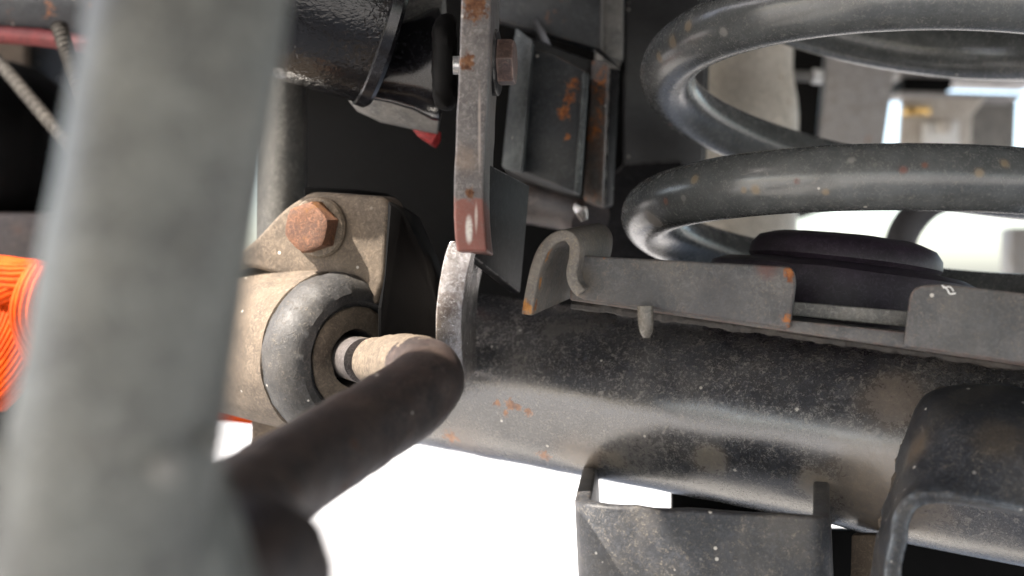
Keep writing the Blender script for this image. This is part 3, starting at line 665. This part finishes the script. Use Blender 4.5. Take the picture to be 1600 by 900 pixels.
webbing([P(66, 428, 0.412), P(50, 452, 0.408), P(40, 486, 0.407), P(46, 520, 0.412), P(66, 560, 0.420)], .012, 'fold', (0.9, 0.2), 7)
webbing([P(40, 470, 0.435), P(22, 520, 0.428), P(-4, 566, 0.426), P(-40, 606, 0.428), P(-90, 650, 0.430)], .022, 'fold', (-0.2, 0.5), 14)
webbing([P(60, 500, 0.442), P(48, 540, 0.438), P(20, 580, 0.438), P(-20, 620, 0.440)], .016, 'fold', (0.4, -0.3), 10)
webbing([P(40, 560, .51), P(180, 606, .52), P(330, 632, .53), P(480, 650, .54)], .0125, 'tail', (0, 0.15), 5)
tag(put('lower_box', box(P(-10, 640, .54), .05, .03, .026, None, .002), M['black']), 'black block below the orange strap at left edge', 'block')

# ------------------------------------------------------------------ seen through the spring
sh = thing('shock_absorber', P(1160, 520, .62), 'beige shock absorber body seen through the coil spring', 'shock absorber')
sc_ = P(1158, 240, .62)
bm = lathe(sc_, V((0.02, 0, 1)), [(-.09, 0), (-.09, .0285), (-.02, .0285), (.020, .0283), (.028, .0275), (.036, .0258), (.042, .0250), (.13, .0250), (.13, 0)], 64, cap=False)
put('body', bm, M['beige'], sh)
put('stud', tube([P(1225, 118, .63), P(1262, 119, .63), P(1272, 119.5, .63)], .0028, 16), M['gritty'], sh)
put('stud_tip', tube([P(1270, 119, .63), P(1284, 120, .63)], .0040, 16), M['white'], sh)
rf_ = thing('rear_crossmember', P(1350, 300, .80), 'grey flat crossmember plate set against the bright gap behind the spring', 'crossmember')
put('plate', plate([P(1302, 20, .80), P(1412, 20, .80), P(1372, 300, .80), P(1270, 300, .80)], (0, .012, 0), .002), M['beam'], rf_)
put('inner_flange', plate([P(1240, -40, .82), P(1300, -40, .80), P(1268, 320, .80), P(1200, 320, .82)], (0, .01, 0), .002), M['black'], rf_)
mb = thing('body_mount', P(1470, 230, .85), 'pale rusty body mount bracket with round bolt seen between the coils', 'bracket')
put('top_bar', plate([P(1405, 108, .88), P(1640, 112, .88), P(1640, 126, .88), P(1405, 120, .88)], (0, .05, 0), .001), M['beam'], mb)
put('dark_block', plate([P(1412, 119, .86), P(1490, 121, .86), P(1487, 142, .86), P(1410, 142, .86)], (0, .03, 0), .002), M['black'], mb)
put('shelf', plate([P(1405, 142, .85), P(1600, 147, .85), P(1600, 153, .85), P(1405, 149, .85)], (0, .03, 0), .001), M['beam'], mb)
put('flange', plate([P(1410, 151, .84), P(1542, 152, .84), P(1520, 180, .84), P(1518, 250, .84), P(1404, 250, .84)], (0, .006, 0), .002), M['palemetal'], mb)
put('tab', plate([P(1443, 190, .83), P(1500, 188, .83), P(1500, 260, .83), P(1443, 260, .83)], (0, .006, 0), .002), M['white'], mb)
put('bolt', lathe(P(1474, 198, .825), V((0, -1, 0)), [(0, .003), (0, .0050), (.004, .0048), (.005, .003), (.005, 0)], 24), M['palemetal'], mb)
put('rubber_foot', lathe(P(1432, 173, .825), V((0, -0.2, 1)), [(-.003, 0), (-.003, .009), (0, .0098), (.003, .009), (.003, 0)], 24, cap=False), M['brass'], mb)
put('side_sheet', plate([P(1520, 160, .9), P(1590, 152, .9), P(1586, 250, .9), P(1515, 260, .9)], (0, .02, 0), .002), M['gritty'], mb)
tag(put('brake_hose', tube([V(q) for q in catmull([P(1392, 480, .55), P(1404, 390, .55), P(1423, 345, .55), P(1462, 312, .55), P(1530, 298, .55), P(1600, 318, .55), P(1680, 360, .55)], 8)], .0070, 24), M['hose']),
    'dark rubber hose arching under the lower coil at right', 'hose')
tag(put('corner_post', box(P(1592, 420, .9) , .02, .02, .06, None, .002), M['beam']), 'pale grey post at the right edge beyond the perch', 'post')
tag(put('dark_wedge', plate([P(1252, 290, .85), P(1330, 290, .85), P(1298, 326, .85), P(1252, 342, .85)], (0, .02, 0), .002), M['black']), 'small black wedge above the rubber pad beside the shock', 'bracket')
